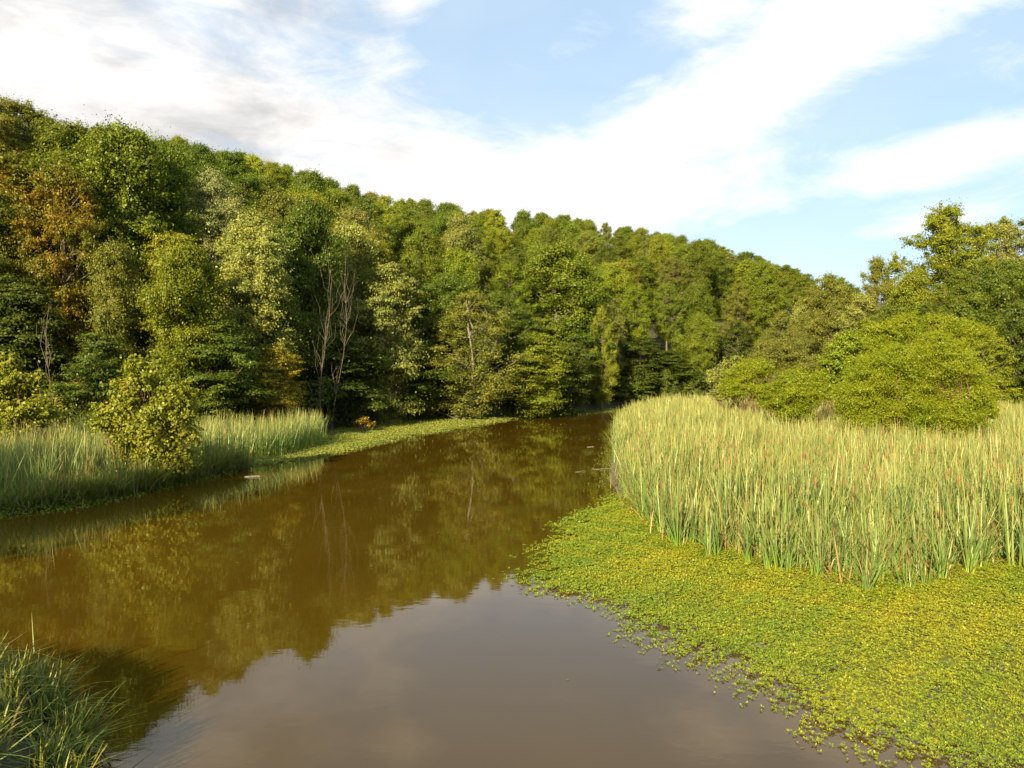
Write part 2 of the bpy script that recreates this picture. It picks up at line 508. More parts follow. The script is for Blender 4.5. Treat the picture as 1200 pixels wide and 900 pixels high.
def tree_proto(name, seed, H=18.0, R=4.2, base=0.2, n=34000, L=0.34, aspect=0.62, ncl=55, clr=(0.9, 1.7), flat=0.0, bark=None, shape='oak', airy=False, trunks=1, leafmat=None, sub=9):
    r = np.random.default_rng(seed)
    bark = bark or M_BARK
    cl, paths = [], []
    lean = r.normal(size=2) * 0.03 * H
    lim = []
    tries = 0
    ph = r.random(4) * 6.28
    while len(cl) < ncl and tries < 5000:
        tries += 1
        h = r.random() ** 0.85
        z = H * (base + (1 - base) * h)
        if shape == 'oak': prof = math.sin(pi * min(max((h * 0.93 + 0.07), 0), 1)) ** 0.55
        elif shape == 'cone': prof = (1 - h) ** 0.7 * (0.4 + 0.6 * min(h * 6, 1)) + 0.08
        else: prof = min(1, 0.55 + 0.5 * h) * (1 - h ** 4) ** 0.5
        rad = R * prof * (0.35 + 0.65 * r.random() ** 0.5)
        a = r.random() * 2 * pi
        rad *= 0.82 + 0.22 * math.sin(a * 2 + ph[0] + 3 * h) + 0.16 * math.sin(a * 3 + ph[1] - 5 * h)
        rr = (clr[0] + (clr[1] - clr[0]) * r.random() ** 1.6) * (0.7 + 0.3 * (1 - h))
        rad = max(0, rad - rr * 0.6)
        x, y = math.cos(a) * rad + lean[0] * h, math.sin(a) * rad + lean[1] * h
        if z + rr * .7 > H: z = H - rr * .7
        if airy and any((x - c[0]) ** 2 + (y - c[1]) ** 2 + (z - c[2]) ** 2 < (0.9 * (rr + c[3])) ** 2 * 0.7 for c in cl): continue
        if any((x - c[0]) ** 2 + (y - c[1]) ** 2 + (z - c[2]) ** 2 < (0.5 * rr) ** 2 for c in cl): continue
        cl.append((x, y, z, rr, rr * (0.95 - 0.55 * flat)))
    V, Q, T, CL = foliage(cl, n, L, aspect, r, flat=flat, sub=sub)
    # trunk and limbs
    for k in range(trunks):
        o = np.array([0, 0]) if trunks == 1 else r.normal(size=2) * 0.35
        e = lean * 0.9 + (0 if trunks == 1 else 1) * r.normal(size=2) * R * 0.28
        hh = H * (0.88 if k == 0 else r.uniform(0.6, 0.85))
        t = np.linspace(0, 1, 9)
        p = np.column_stack([o[0] + (e[0] - o[0]) * t ** 1.3 + 0.12 * np.sin(t * 7 + seed), o[1] + (e[1] - o[1]) * t ** 1.3 + 0.12 * np.cos(t * 6 + seed), -0.5 + (hh + 0.5) * t])
        r0 = 0.017 * H * (0.8 + 0.3 * r.random()) / math.sqrt(trunks)
        rad = r0 * (1 - t) ** 0.8 + 0.03
        rad[0] *= 1.35
        paths.append((p, rad))
        lim.append((p, rad))
    for c in cl:
        p, rad = lim[r.integers(0, len(lim))]
        dz = c[2] - (0.35 * math.hypot(c[0], c[1]) + 0.6)
        i = int(np.argmin(np.abs(p[:, 2] - dz)))
        i = min(max(i, 1), len(p) - 2)
        paths.append(limb(p[i], (c[0], c[1], c[2]), max(rad[i] * 0.45, 0.035), 0.015, r))
        for q in range(2):
            e = np.array(c[:3]) + unit(r.normal(size=(1, 3)))[0] * c[3] * 0.7
            paths.append(limb(c[:3], e, 0.02, 0.008, r, n=3))
    TV, TQ = tubes(paths, 6)
    return dict(name=name, H=H, R=R, crown=(V, Q, T, CL), trunk=(TV, TQ), leafmat=leafmat or M_LEAF, bark=bark, crown_me=None, trunk_me=None)


def place_tree(p, x, y, H, Rw, rot, color, label, name=None, group=None, bark=None, cat='tree', zoff=0.0, tilt=0.0):
    """root Empty at the foot; trunk and crown are its parts"""
    nm = name or p['name']
    root = bpy.data.objects.new(nm, None)
    root.empty_display_size = 0.5
    COL.objects.link(root)
    root.location = (x, y, zg(x, y) + zoff)
    root.rotation_euler = (tilt, 0, rot)
    root.scale = (Rw / p['R'], Rw / p['R'], H / p['H'])
    if p['crown_me'] is None:
        V, Q, T, CL = p['crown']
        c = mesh_obj("crown", V, Q, p['leafmat'], root, fattr={"tint": T, "clump": CL})
        t = mesh_obj("trunk", *p['trunk'], p['bark'], root, smooth=True)
        p['crown_me'], p['trunk_me'] = c, t
    else:
        c, t = p['crown_me'].copy(), p['trunk_me'].copy()
        COL.objects.link(c); COL.objects.link(t)
        c.parent = root; t.parent = root
    if bark is not None:
        t.material_slots[0].link = 'OBJECT'
        t.material_slots[0].material = bark
    c.color = (*color, 1)
    tag(root, label, cat, group)
    return root


P_OAK = [tree_proto("broadleaf_tree", 11 + i, H=16, R=4.8, base=0.05 + 0.02 * (i % 3), n=125000, L=0.185, ncl=112 + 6 * i, clr=(0.9, 1.8), shape='oak' if i % 2 == 0 else 'tall', sub=16) for i in range(5)]
P_FINE = [tree_proto("broadleaf_tree", 31 + i, H=16, R=4.6, base=0.08, n=105000, L=0.15, aspect=0.55, ncl=110, clr=(0.6, 1.4), shape=('oak', 'tall', 'oak')[i], sub=14) for i in range(3)]
P_LAYER = [tree_proto("broadleaf_tree", 51 + i, H=10, R=4.0, base=0.04, n=70000, L=0.16, aspect=0.6, ncl=84, clr=(0.8, 1.6), flat=0.6, shape='oak', sub=12) for i in range(3)]
P_AIRY = [tree_proto("broadleaf_tree", 71 + i, H=22, R=6.0, base=0.3, n=105000, L=0.18, aspect=0.6, ncl=170, clr=(0.6, 1.45), shape='oak', bark=M_BARK, sub=11) for i in range(2)]
P_PALE = [tree_proto("broadleaf_tree", 91, H=13, R=4.2, base=0.08, n=90000, L=0.14, aspect=0.5, ncl=130, clr=(0.55, 1.3), trunks=4, bark=M_PALE, shape='oak', sub=12)]
P_AUTUMN = [tree_proto("broadleaf_tree", 97, H=14, R=5.0, base=0.1, n=90000, L=0.17, aspect=0.6, ncl=110, clr=(0.7, 1.5), shape='oak', sub=12, leafmat=M_AUTUMN)]
P_SHRUB = [tree_proto("understory_shrub", 111 + i, H=4.0, R=2.4, base=0.05, n=12000, L=0.16, aspect=0.6, ncl=26, clr=(0.6, 1.1), flat=0.4, trunks=3) for i in range(3)]

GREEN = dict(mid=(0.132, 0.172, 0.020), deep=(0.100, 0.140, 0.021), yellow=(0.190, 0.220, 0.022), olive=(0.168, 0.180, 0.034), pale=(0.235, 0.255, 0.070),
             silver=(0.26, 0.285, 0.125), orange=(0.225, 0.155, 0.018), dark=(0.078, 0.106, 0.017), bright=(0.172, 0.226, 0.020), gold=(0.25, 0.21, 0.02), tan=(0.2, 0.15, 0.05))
rng = np.random.default_rng(2012)
placed = []      # (x, y, H, R, label, name) of every tree, for spacing and the hidden-tree test


def P3(px, d_):
    return ((px - 600) / F * d_, d_)


def feature(proto, px, top, d_, wpx, colr, label, bark=None, cat='tree', name=None, group=None):
    x, y = P3(px, d_)
    zt = CAMZ + (HOR - top) * d_ / F
    H = zt - zg(x, y)
    Rw = wpx * d_ / F / 2 * (1.22 if px < 850 and wpx > 50 else 1.1)
    placed.append((x, y, H, Rw))
    c = np.array(GREEN[colr]) * (1 + 0.06 * rng.normal())
    place_tree(proto, x, y, H, Rw, rng.random() * 6.28, c, label, bark=bark, cat=cat, name=name, group=group)


feat = [  # shaded low bank trees: part of their shade is put into darker leaf colours
 (P_AUTUMN[0], 26, 180, 56, 130, 'orange', 'rusty orange-brown broadleaf tree at the far left above the reeds'),
 (P_AUTUMN[0], 80, 196, 53, 105, 'orange', 'orange and green tree beside the rusty one, turning early, left hillside'),
 (P_LAYER[0], 20, 330, 47, 120, 'dark', 'low dark tree under the rusty orange tree at the left edge'),
 (P_OAK[1], 150, 152, 58, 120, 'mid', 'tall dense green oak rising to the skyline right of the orange trees'),
 (P_FINE[1], 250, 202, 63, 80, 'silver', 'silvery pale green tree standing high between darker green crowns on the left'),
 (P_OAK[2], 278, 250, 57, 105, 'pale', 'pale yellow-green tree with sunlit clumps below the silvery tree'),
 (P_OAK[3], 130, 288, 50, 70, 'olive', 'olive tree with a tan trunk showing above the leafy riverside shrub'),
 (P_OAK[4], 208, 285, 51, 90, 'yellow', 'sunlit yellow-green tree with low bare limbs behind the left reed bed'),
 (P_OAK[2], 350, 236, 66, 90, 'deep', 'deep green tree right of the pale sunlit trees on the left hillside'),
 (P_OAK[0], 408, 262, 74, 95, 'pale', 'pale yellow-green tree beside the dark hollow in the hillside wood'),
 (P_LAYER[1], 455, 305, 72, 85, 'pale', 'pale spreading tree with layered sprays just left of the dark hollow'),
 (P_OAK[3], 540, 294, 88, 62, 'bright', 'round bright yellow-green tree right of the dark hollow in the wood'),
 (P_PALE[0], 545, 343, 77, 118, 'olive', 'grey-olive riverside tree with several pale leaning trunks at the bank'),
 (P_LAYER[2], 628, 388, 82, 75, 'yellow', 'yellow-green layered tree leaning over the water at the bend'),
 (P_OAK[1], 652, 288, 98, 105, 'mid', 'large mid green tree above the layered yellow-green one at the bend'),
 (P_FINE[2], 706, 360, 94, 42, 'yellow', 'narrow tree with a column of sunlit leaf clumps at the bend'),
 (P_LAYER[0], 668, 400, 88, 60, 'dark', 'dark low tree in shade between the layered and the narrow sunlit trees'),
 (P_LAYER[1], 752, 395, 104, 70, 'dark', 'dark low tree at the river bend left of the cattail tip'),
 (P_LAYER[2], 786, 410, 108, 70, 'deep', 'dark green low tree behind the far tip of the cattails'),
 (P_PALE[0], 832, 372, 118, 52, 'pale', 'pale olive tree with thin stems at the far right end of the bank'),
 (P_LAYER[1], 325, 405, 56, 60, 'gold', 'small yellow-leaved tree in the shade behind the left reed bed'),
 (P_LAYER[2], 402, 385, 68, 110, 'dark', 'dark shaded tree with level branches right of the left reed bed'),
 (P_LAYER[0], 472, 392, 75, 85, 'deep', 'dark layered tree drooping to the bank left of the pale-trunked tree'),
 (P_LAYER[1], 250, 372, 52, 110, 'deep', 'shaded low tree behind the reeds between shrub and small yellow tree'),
 (P_LAYER[0], 118, 388, 47, 80, 'deep', 'low shaded green tree directly behind the leafy riverside shrub'),
 (P_OAK[4], 305, 290, 60, 80, 'deep', 'dark green tree in shade right of the pale sunlit tree above the reeds'),
 # right side
 (P_AIRY[0], 1105, 243, 96, 118, 'yellow', 'tallest tree on the right, airy crown with sky showing through'),
 (P_AIRY[1], 1180, 254, 104, 105, 'pale', 'pale airy tall tree at the right edge beside the tallest one'),
 (P_OAK[2], 1180, 305, 84, 100, 'deep', 'dense dark green tree under the pale airy tree at the right edge'),
 (P_FINE[0], 1120, 318, 86, 85, 'mid', 'mid green tree below the tallest tree on the right'),
 (P_OAK[3], 1066, 322, 92, 75, 'yellow', 'yellow-green tree just left of the tallest tree'),
 (P_FINE[0], 1026, 304, 100, 62, 'olive', 'slim tree with a tufted top standing left of the tallest tree'),
 (P_FINE[1], 972, 322, 96, 75, 'olive', 'soft olive tree at the foot of the hill, left of the slim tufted tree'),
 (P_FINE[2], 1010, 345, 78, 85, 'pale', 'greyish green feathery tree right behind the big willow bush'),
 (P_FINE[0], 918, 366, 92, 62, 'olive', 'brownish olive tree where hillside meets the right tree line'),
 (P_OAK[1], 948, 350, 104, 60, 'pale', 'pale yellowish tree between the olive trees at the hill foot'),
 (P_LAYER[1], 1162, 386, 66, 55, 'yellow', 'low yellow-green layered tree right of the big willow bush'),
 (P_LAYER[0], 1195, 350, 68, 75, 'deep', 'dark low tree cut by the right edge behind the meadow'),
 (P_FINE[1], 1052, 358, 72, 85, 'mid', 'green tree with a thin bare trunk rising behind the big willow bush'),
 (P_FINE[2], 1215, 300, 80, 100, 'mid', 'green tree mostly beyond the right edge of the view'),
 (P_LAYER[2], 1240, 395, 62, 80, 'mid', 'low tree beyond the right edge of the meadow'),
]
for f in feat:
    feature(f[0], f[1], f[2], f[3], f[4], f[5], f[6])

for k, (tx, ty, tH, tR) in enumerate(((-44, 1, 16.5, 5.5), (-35, -1, 16.5, 5.5), (-27, -1, 15.5, 5), (-52, 8, 16, 5.5))):  # unseen trees behind the camera, added to cast shade on the left reeds
    place_tree(P_OAK[k % 4], tx, ty, tH, tR, k * 1.7, GREEN['mid'], f"{['rounded', 'broad', 'full', 'dense'][k]} unseen tree added to shade the left bank of the river, {['furthest from', 'third from', 'nearest to', 'upstream of'][k]} the viewpoint", group="unseen trees added to shade the left bank")

# hillside fillers: jittered scatter, sizes kept under the photo's skyline, hidden ones left out
SK = np.array([(-400, 60), (0, 114), (50, 128), (95, 150), (150, 150), (200, 163), (250, 172), (300, 186), (350, 200), (400, 212), (450, 228), (520, 236), (560, 245), (640, 252), (700, 260),
               (760, 268), (830, 285), (880, 300), (915, 308), (960, 326), (1020, 330), (1300, 325), (1700, 330)], float)
cand = []
r2 = np.random.default_rng(77)
pts = []
for _ in range(60000):
    x = r2.uniform(-75, 190); y = r2.uniform(36, 260)
    px = 600 + F * x / y
    if px < -120 or px > 1330: continue
    pts.append((x, y))
pts = np.array(pts)
ss = foot_s(pts)
ok = (ss > 1.5) & (ss < 150)
pts, ss = pts[ok], ss[ok]
keep = []
KX = np.zeros((0, 2))
fx = np.array([(a[0], a[1]) for a in placed])
for p_, s_ in zip(pts, ss):
    sp = 4.3 + 0.012 * p_[1] + 0.02 * s_ if p_[1] < 105 else 4.9
    if len(KX) and np.min(np.sum((KX - p_) ** 2, 1)) < sp * sp: continue
    if np.min(np.sum((fx - p_) ** 2, 1)) < 9: continue
    keep.append((p_[0], p_[1], s_))
    KX = np.vstack([KX, p_])
    if len(keep) > 2500: break
keep.sort(key=lambda k: k[1])
hts = ground_h(np.array([(k[0], k[1]) for k in keep]))
SW, SH = 600, 450
buf = np.zeros((SH, SW), bool)
yy_, xx_ = np.mgrid[0:SH, 0:SW]


def cover(x, y, z0, H, R, draw=True, frac=0.8):
    cx = (600 + F * x / y) / 2; rx = F * R / y / 2 * frac
    top = (HOR - F * (z0 + H - CAMZ) / y) / 2; bot = (HOR - F * (z0 + 0.2 * H - CAMZ) / y) / 2
    cyy = (top + bot) / 2; ry = (bot - top) / 2 * 0.97
    x0, x1 = int(max(cx - rx, 0)), int(min(cx + rx + 1, SW)); y0, y1 = int(max(top, 0)), int(min(bot + 1, SH))
    if x1 <= x0 or y1 <= y0: return 0
    sub_ = (((xx_[y0:y1, x0:x1] - cx) / rx) ** 2 + ((yy_[y0:y1, x0:x1] - cyy) / ry) ** 2) < 1
    new = int(np.sum(sub_ & ~buf[y0:y1, x0:x1]))
    if draw: buf[y0:y1, x0:x1] |= sub_
    return new


allt = [(a[1], 'f', a) for a in placed] + [(k[1], 'k', (k, h)) for k, h in zip(keep, hts)]
allt.sort(key=lambda t: t[0])
final = []
for y_, kind, a in allt:
    if kind == 'f':
        cover(a[0], a[1], zg(a[0], a[1]), a[2], a[3]); continue
    (x, y, s_), h = a
    px = 600 + F * x / y
    H = (r2.uniform(9.5, 14) if s_ < 7 else r2.uniform(11.5, 15.5) if s_ < 18 else r2.uniform(12.5, 16.5) if y < 105 else r2.uniform(9.5, 14.5))
    R = r2.uniform(3.6, 5.2) * (H / 15) ** 0.5 if y < 105 else r2.uniform(2.8, 3.9)
    lim_y = np.interp(px, SK[:, 0], SK[:, 1]) + r2.uniform(-3, 4)
    zmax = CAMZ + (HOR - lim_y) * y / F
    if h + H > zmax: H = zmax - h
    if H < 8.0: continue
    if -60 < px < 1260:
        if cover(x, y, h, H, R, draw=False) < 14: continue
        cover(x, y, h, H, R)
    final.append((x, y, s_, h, H, R, px))
print("fillers", len(final))

WORDS = {'mid': 'mid green', 'deep': 'deep green', 'yellow': 'yellow-green', 'olive': 'olive green', 'pale': 'pale green', 'bright': 'bright green', 'dark': 'dark green', 'gold': 'yellowish', 'orange': 'orange-tinged'}
ORD1 = ['', 'first', 'second', 'third', 'fourth', 'fifth', 'sixth', 'seventh', 'eighth', 'ninth', 'tenth', 'eleventh', 'twelfth', 'thirteenth', 'fourteenth', 'fifteenth', 'sixteenth', 'seventeenth', 'eighteenth', 'nineteenth']
TENS = ['', '', 'twent', 'thirt', 'fort', 'fift', 'sixt', 'sevent', 'eight', 'ninet']


def ordinal(n):
    if n < 20: return ORD1[n]
    if n < 100: return TENS[n // 10] + ('ieth' if n % 10 == 0 else 'y-' + ORD1[n % 10])
    return 'hundred and ' + ordinal(n - 100) if n > 100 else 'hundredth'


def band(s_):
    return 0 if s_ < 9 else 1 if s_ < 26 else 2 if s_ < 55 else 3


BN = ['at the bank', 'low on slope', 'halfway up slope', 'near ridge']


def sector(px):
    for lim, t in ((110, 'above the left edge reeds'), (240, 'above the riverside shrub'), (390, 'above the left reed bed'), (520, 'left of the round bright tree'),
                   (640, 'above the pale-trunked tree'), (770, 'above the river bend'), (900, 'beyond the cattail tip')):
        if px < lim: return t
    return 'behind the right tree line'


bysec = {}
for f in final:
    bysec.setdefault((band(f[2]), sector(f[6])), []).append(f)
for (bnd, sec), L_ in bysec.items():
    L_.sort(key=lambda f: f[6])
    for k, (x, y, s_, h, H, R, px) in enumerate(L_):
        u = r2.random()
        if y > 105:
            cn = 'mid' if u < 0.38 else 'yellow' if u < 0.70 else 'deep' if u < 0.75 else 'olive' if u < 0.9 else 'bright'
        else:
            cn = 'mid' if u < 0.36 else 'deep' if u < 0.55 else 'yellow' if u < 0.74 else 'olive' if u < 0.86 else 'pale' if u < 0.92 else 'bright'
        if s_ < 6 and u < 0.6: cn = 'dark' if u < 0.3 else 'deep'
        if px < 110 and u > 0.7 and s_ < 20: cn = 'olive'
        v = r2.random()
        proto = P_OAK[r2.integers(0, 5)] if v < 0.66 else P_FINE[r2.integers(0, 3)] if v < 0.9 else P_AIRY[0]
        if H < 11 and v < 0.6: proto = P_LAYER[r2.integers(0, 3)]
        c = np.array(GREEN[cn]) * np.clip(1 + 0.12 * r2.normal(size=1) + 0.05 * r2.normal(size=3), 0.6, 1.5)
        pos = 'leftmost' if k == 0 else ordinal(k + 1) + ' from left'
        lab = f"{WORDS[cn]} tree {BN[bnd]}, {sec}, {pos} there"
        if len(lab.replace('-', ' ').split()) > 16: lab = f"{WORDS[cn]} tree {BN[bnd]} {sec}, {pos}"
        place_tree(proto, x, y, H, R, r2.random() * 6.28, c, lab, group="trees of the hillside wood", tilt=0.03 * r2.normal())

# undergrowth along the foot of the wood
sh = []
for i in range(len(FOOT) - 1):
    a, b = FOOT[i], FOOT[i + 1]
    if b[0] < -50 or a[0] > 70: continue
    L_ = np.linalg.norm(b - a)
    for k in range(int(L_ / 2.4)):
        t = (k + r2.random()) / max(int(L_ / 2.4), 1)
        p_ = a + (b - a) * t + r2.normal(size=2) * 0.5
        nrm = np.array([-(b - a)[1], (b - a)[0]]) / L_
        p_ = p_ + nrm * r2.uniform(0.2, 2.2)
        px = 600 + F * p_[0] / p_[1]
        if -60 < px < 900: sh.append((px, p_[0], p_[1]))
sh.sort()
for k, (px, x, y) in enumerate(sh):
    cn = ['dark', 'deep', 'mid', 'olive'][r2.integers(0, 4)]
    place_tree(P_SHRUB[k % 3], x, y, r2.uniform(2.2, 5.0), r2.uniform(1.8, 3.0), r2.random() * 6.28, GREEN[cn],
               f"{WORDS[cn]} low shrub at the foot of the wood, {ordinal(k + 1)} from the left", group="shrubs along the foot of the wood", cat='shrub')


# ------------------------------------------------------------------ shrubs and willow bushes
def bush(name, label, px, d_, lobes, n, L, aspect, colr, leafmat, stemmat, cat='shrub', seed=1, stems=14, flat=0.0, sub=9, loose=0.0, group=None):
    """lobes: (px, py, r_px) circles seen in the photo, given depth around d_"""
    r = np.random.default_rng(seed)
    x0, y0 = P3(px, d_)
    z0 = zg(x0, y0)
    root = bpy.data.objects.new(name, None)
    COL.objects.link(root)
    root.location = (x0, y0, z0)
    cl = []
    for (lx, ly, lr) in lobes:
        R = (0.88 if leafmat is M_WILLOW else 0.92) * lr * d_ / F
        cx = (lx - px) / F * d_; cz = CAMZ + (HOR - ly) * d_ / F - z0
        nc = max(4, int((9 if leafmat is M_WILLOW else 5) + (8 if leafmat is M_WILLOW else 5) * R))
        for k in range(nc):
            dv = unit(r.normal(size=(1, 3)))[0] * r.random() ** 0.4 * R * 0.72
            rr = R * r.uniform(0.38, 0.6)
            z = cz + dv[2]
            if z < 0.25: z = 0.25 + 0.3 * r.random()
            cl.append((cx + dv[0], dv[1] * 1.1, z, rr, rr * 0.85))
            if loose and r.random() < loose:      # sprays that stick out of the outline
                o_ = unit(dv[None])[0] * R * r.uniform(0.9, 1.25)
                cl.append((cx + o_[0], o_[1], max(cz + o_[2], 0.3), rr * 0.4, rr * 0.4))
    V, Q, T, CL = foliage(cl, n, L, aspect, r, flat=flat, sub=sub, upbias=0.3, spray=0.25 if leafmat is M_WILLOW else 0.9)
    c = mesh_obj("crown", V, Q, leafmat, root, fattr={"tint": T, "clump": CL})
    c.color = (*GREEN[colr], 1)
    paths = []
    for k in range(stems):
        t = cl[r.integers(0, len(cl))]
        b = (t[0] * 0.35 + r.normal() * 0.25, t[1] * 0.35 + r.normal() * 0.25, -0.3)
        rr = 0.035 + 0.03 * r.random()
        paths.append(limb(b, t[:3], rr, 0.012, r, n=6))
        for q in range(3):
            e = np.array(t[:3]) + unit(r.normal(size=(1, 3)))[0] * t[3] * 0.7
            paths.append(limb(paths[-1 - q][0][3], e, 0.015, 0.005, r, n=4))
    mesh_obj("stem", *tubes(paths, 5), stemmat, root, smooth=True)
    tag(root, label, cat, group)
    return root


GREEN['willow'] = (0.21, 0.255, 0.012)
GREEN['sapling'] = (0.22, 0.235, 0.03)
bush("riverside_shrub", "tall leafy sunlit shrub standing at the front of the left reed bed", 172, 33.5,
     [(172, 440, 26), (148, 462, 22), (198, 462, 26), (135, 492, 26), (180, 500, 40), (214, 480, 20), (150, 525, 24), (170, 550, 30), (205, 540, 24), (190, 575, 24), (160, 575, 18), (160, 422, 10), (186, 420, 10), (118, 478, 8), (226, 458, 7), (114, 500, 8), (222, 510, 14)],
     46000, 0.12, 0.75, 'sapling', M_LEAF, M_TWIG, seed=5, stems=16, sub=14, loose=0.25)
bush("riverside_shrub", "paler leafy shrub cut by the left edge of the view behind the reeds", 22, 38,
     [(10, 426, 16), (30, 450, 24), (5, 460, 26), (35, 485, 24), (0, 495, 30), (55, 478, 14), (45, 440, 8)],
     32000, 0.125, 0.75, 'sapling', M_LEAF, M_TWIG, seed=6, stems=14, sub=14, loose=0.25)
bush("willow_bush", "largest feathery bright green willow bush among the right-hand cattails", 1075, 38,
     [(1110, 425, 38), (1050, 430, 40), (1085, 415, 26), (1070, 490, 40), (1110, 490, 36), (1010, 490, 30), (1145, 480, 26), (1108, 408, 20), (1020, 450, 38), (1135, 460, 34), (1080, 465, 45), (1000, 470, 28), (1040, 480, 30), (1120, 485, 34), (1095, 398, 14), (1160, 478, 16)],
     330000, 0.10, 0.28, 'willow', M_WILLOW, M_TWIG, seed=7, stems=45, loose=0.0, sub=16)
bush("willow_bush", "small round willow bush just left of the largest one", 928, 45,
     [(930, 455, 30), (905, 465, 22), (950, 462, 24), (930, 478, 26)], 80000, 0.13, 0.26, 'willow', M_WILLOW, M_TWIG, seed=8, stems=18, loose=0.0, sub=16)
bush("willow_bush", "distant willow bush at the left end of the row of bushes", 872, 56,
     [(875, 440, 24), (890, 435, 20), (860, 455, 18), (895, 458, 20)], 60000, 0.14, 0.28, 'willow', M_WILLOW, M_TWIG, seed=9, stems=12, loose=0.0, sub=16)
bush("willow_bush", "olive willow bush showing above and between the two smaller ones", 905, 62,
     [(905, 415, 24), (925, 410, 24), (940, 430, 22), (890, 425, 18)], 55000, 0.15, 0.28, 'olive', M_WILLOW, M_TWIG, seed=10, stems=18)
bush("pale_shrub", "pale grey-green shrub at the far left end of the willow bushes", 848, 60,
     [(852, 430, 14), (842, 445, 14), (862, 450, 14), (846, 458, 14)], 14000, 0.15, 0.5, 'pale', M_LEAF, M_TWIG, seed=12, stems=12)
bush("yellow_shrub", "upright yellow-green shrub rising behind the left flank of the largest willow", 982, 50,
     [(985, 405, 16), (980, 425, 20), (990, 440, 22), (972, 450, 18), (1000, 400, 16)], 22000, 0.15, 0.55, 'bright', M_LEAF, M_TWIG, seed=13, stems=16)
bush("willow_bush", "soft green willow behind the top of the largest bush", 1040, 52,
     [(1030, 395, 26), (1060, 388, 24), (1010, 405, 22), (1100, 385, 24), (1135, 390, 22)], 80000, 0.14, 0.28, 'willow', M_WILLOW, M_TWIG, seed=14, stems=20)
bush("small_bush", "small orange-tinted bush on the mat at the end of the left reed bed", 426, 62,
     [(426, 494, 8), (418, 497, 6), (434, 497, 6)], 1800, 0.15, 0.6, 'orange', M_LEAF, M_TWIG, seed=15, stems=6)
GREEN['orange2'] = (0.1, 0.1, 0.02)


# ------------------------------------------------------------------ reeds
def blades(P, base_z, Lmin, Lmax, nb, tilt, width, r, segs=3, droop=0.25, spread=0.05):
    """P (n,2) plant bases; nb blades each. returns V, Q, along, tint"""
    n = len(P) * nb
    bx = np.repeat(P, nb, 0) + r.normal(size=(n, 2)) * spread
    bz = np.repeat(base_z, nb)
    L = r.uniform(Lmin, Lmax, n) * np.repeat(r.uniform(0.88, 1.08, len(P)), nb)
    a = r.random(n) * 2 * pi
    th = np.abs(r.normal(size=n)) * tilt
    dr = droop * r.random(n) ** 2.5 + np.where(r.random(n) < 0.08, 0.6 * r.random(n), 0)
    wd = np.repeat(np.broadcast_to(width, len(P)), nb) * r.uniform(0.7, 1.2, n)
    fa = a + pi / 2 + 0.5 * r.normal(size=n)
    side = np.column_stack([np.cos(fa), np.sin(fa), np.zeros(n)])
    out_ = np.column_stack([np.cos(a), np.sin(a)])
    t = np.linspace(0, 1, segs + 1)
    VV = np.zeros((n, segs + 1, 2, 3))
    for k, tk in enumerate(t):
        hor_ = L * (tk * np.sin(th) + dr * tk ** 2.5)
        ver = L * (tk * np.cos(th) - 0.55 * dr * tk ** 3)
        c = np.column_stack([bx + out_ * hor_[:, None], bz + ver])
        hw = (wd * 0.5 * (1 - tk ** 3 * 0.92))[:, None]
        VV[:, k, 0] = c - side * hw
        VV[:, k, 1] = c + side * hw
    V = VV.reshape(-1, 3)
    base = (np.arange(n) * (segs + 1) * 2)[:, None]
    Q = []
    for k in range(segs):
        Q.append(base + np.array([2 * k, 2 * k + 1, 2 * k + 3, 2 * k + 2]))
    Q = np.stack(Q, 1).reshape(-1, 4)
    along = np.tile(np.repeat(t, 2), n)
    tint = np.repeat(r.random(n), segs)
    return V, Q, along, tint


def scatter(poly, dens, r, cond=None):
    lo, hi = poly.min(0), poly.max(0)
    n = int((hi - lo).prod() * dens)
    P = r.uniform(lo, hi, (n, 2))
    P = P[inside(P, poly)]
    if cond is not None: P = P[cond(P)]
    return P


def inview(P, m=200):
    px = 600 + F * P[:, 0] / np.maximum(P[:, 1], 1)
    return (px > -m) & (px < 1200 + m)


def join(parts):
    V, Q, A, T, off = [], [], [], [], 0
    for v, q, a, t in parts:
        V.append(v); Q.append(q + off); A.append(a); T.append(t); off += len(v)
    return np.concatenate(V), np.concatenate(Q), np.concatenate(A), np.concatenate(T)


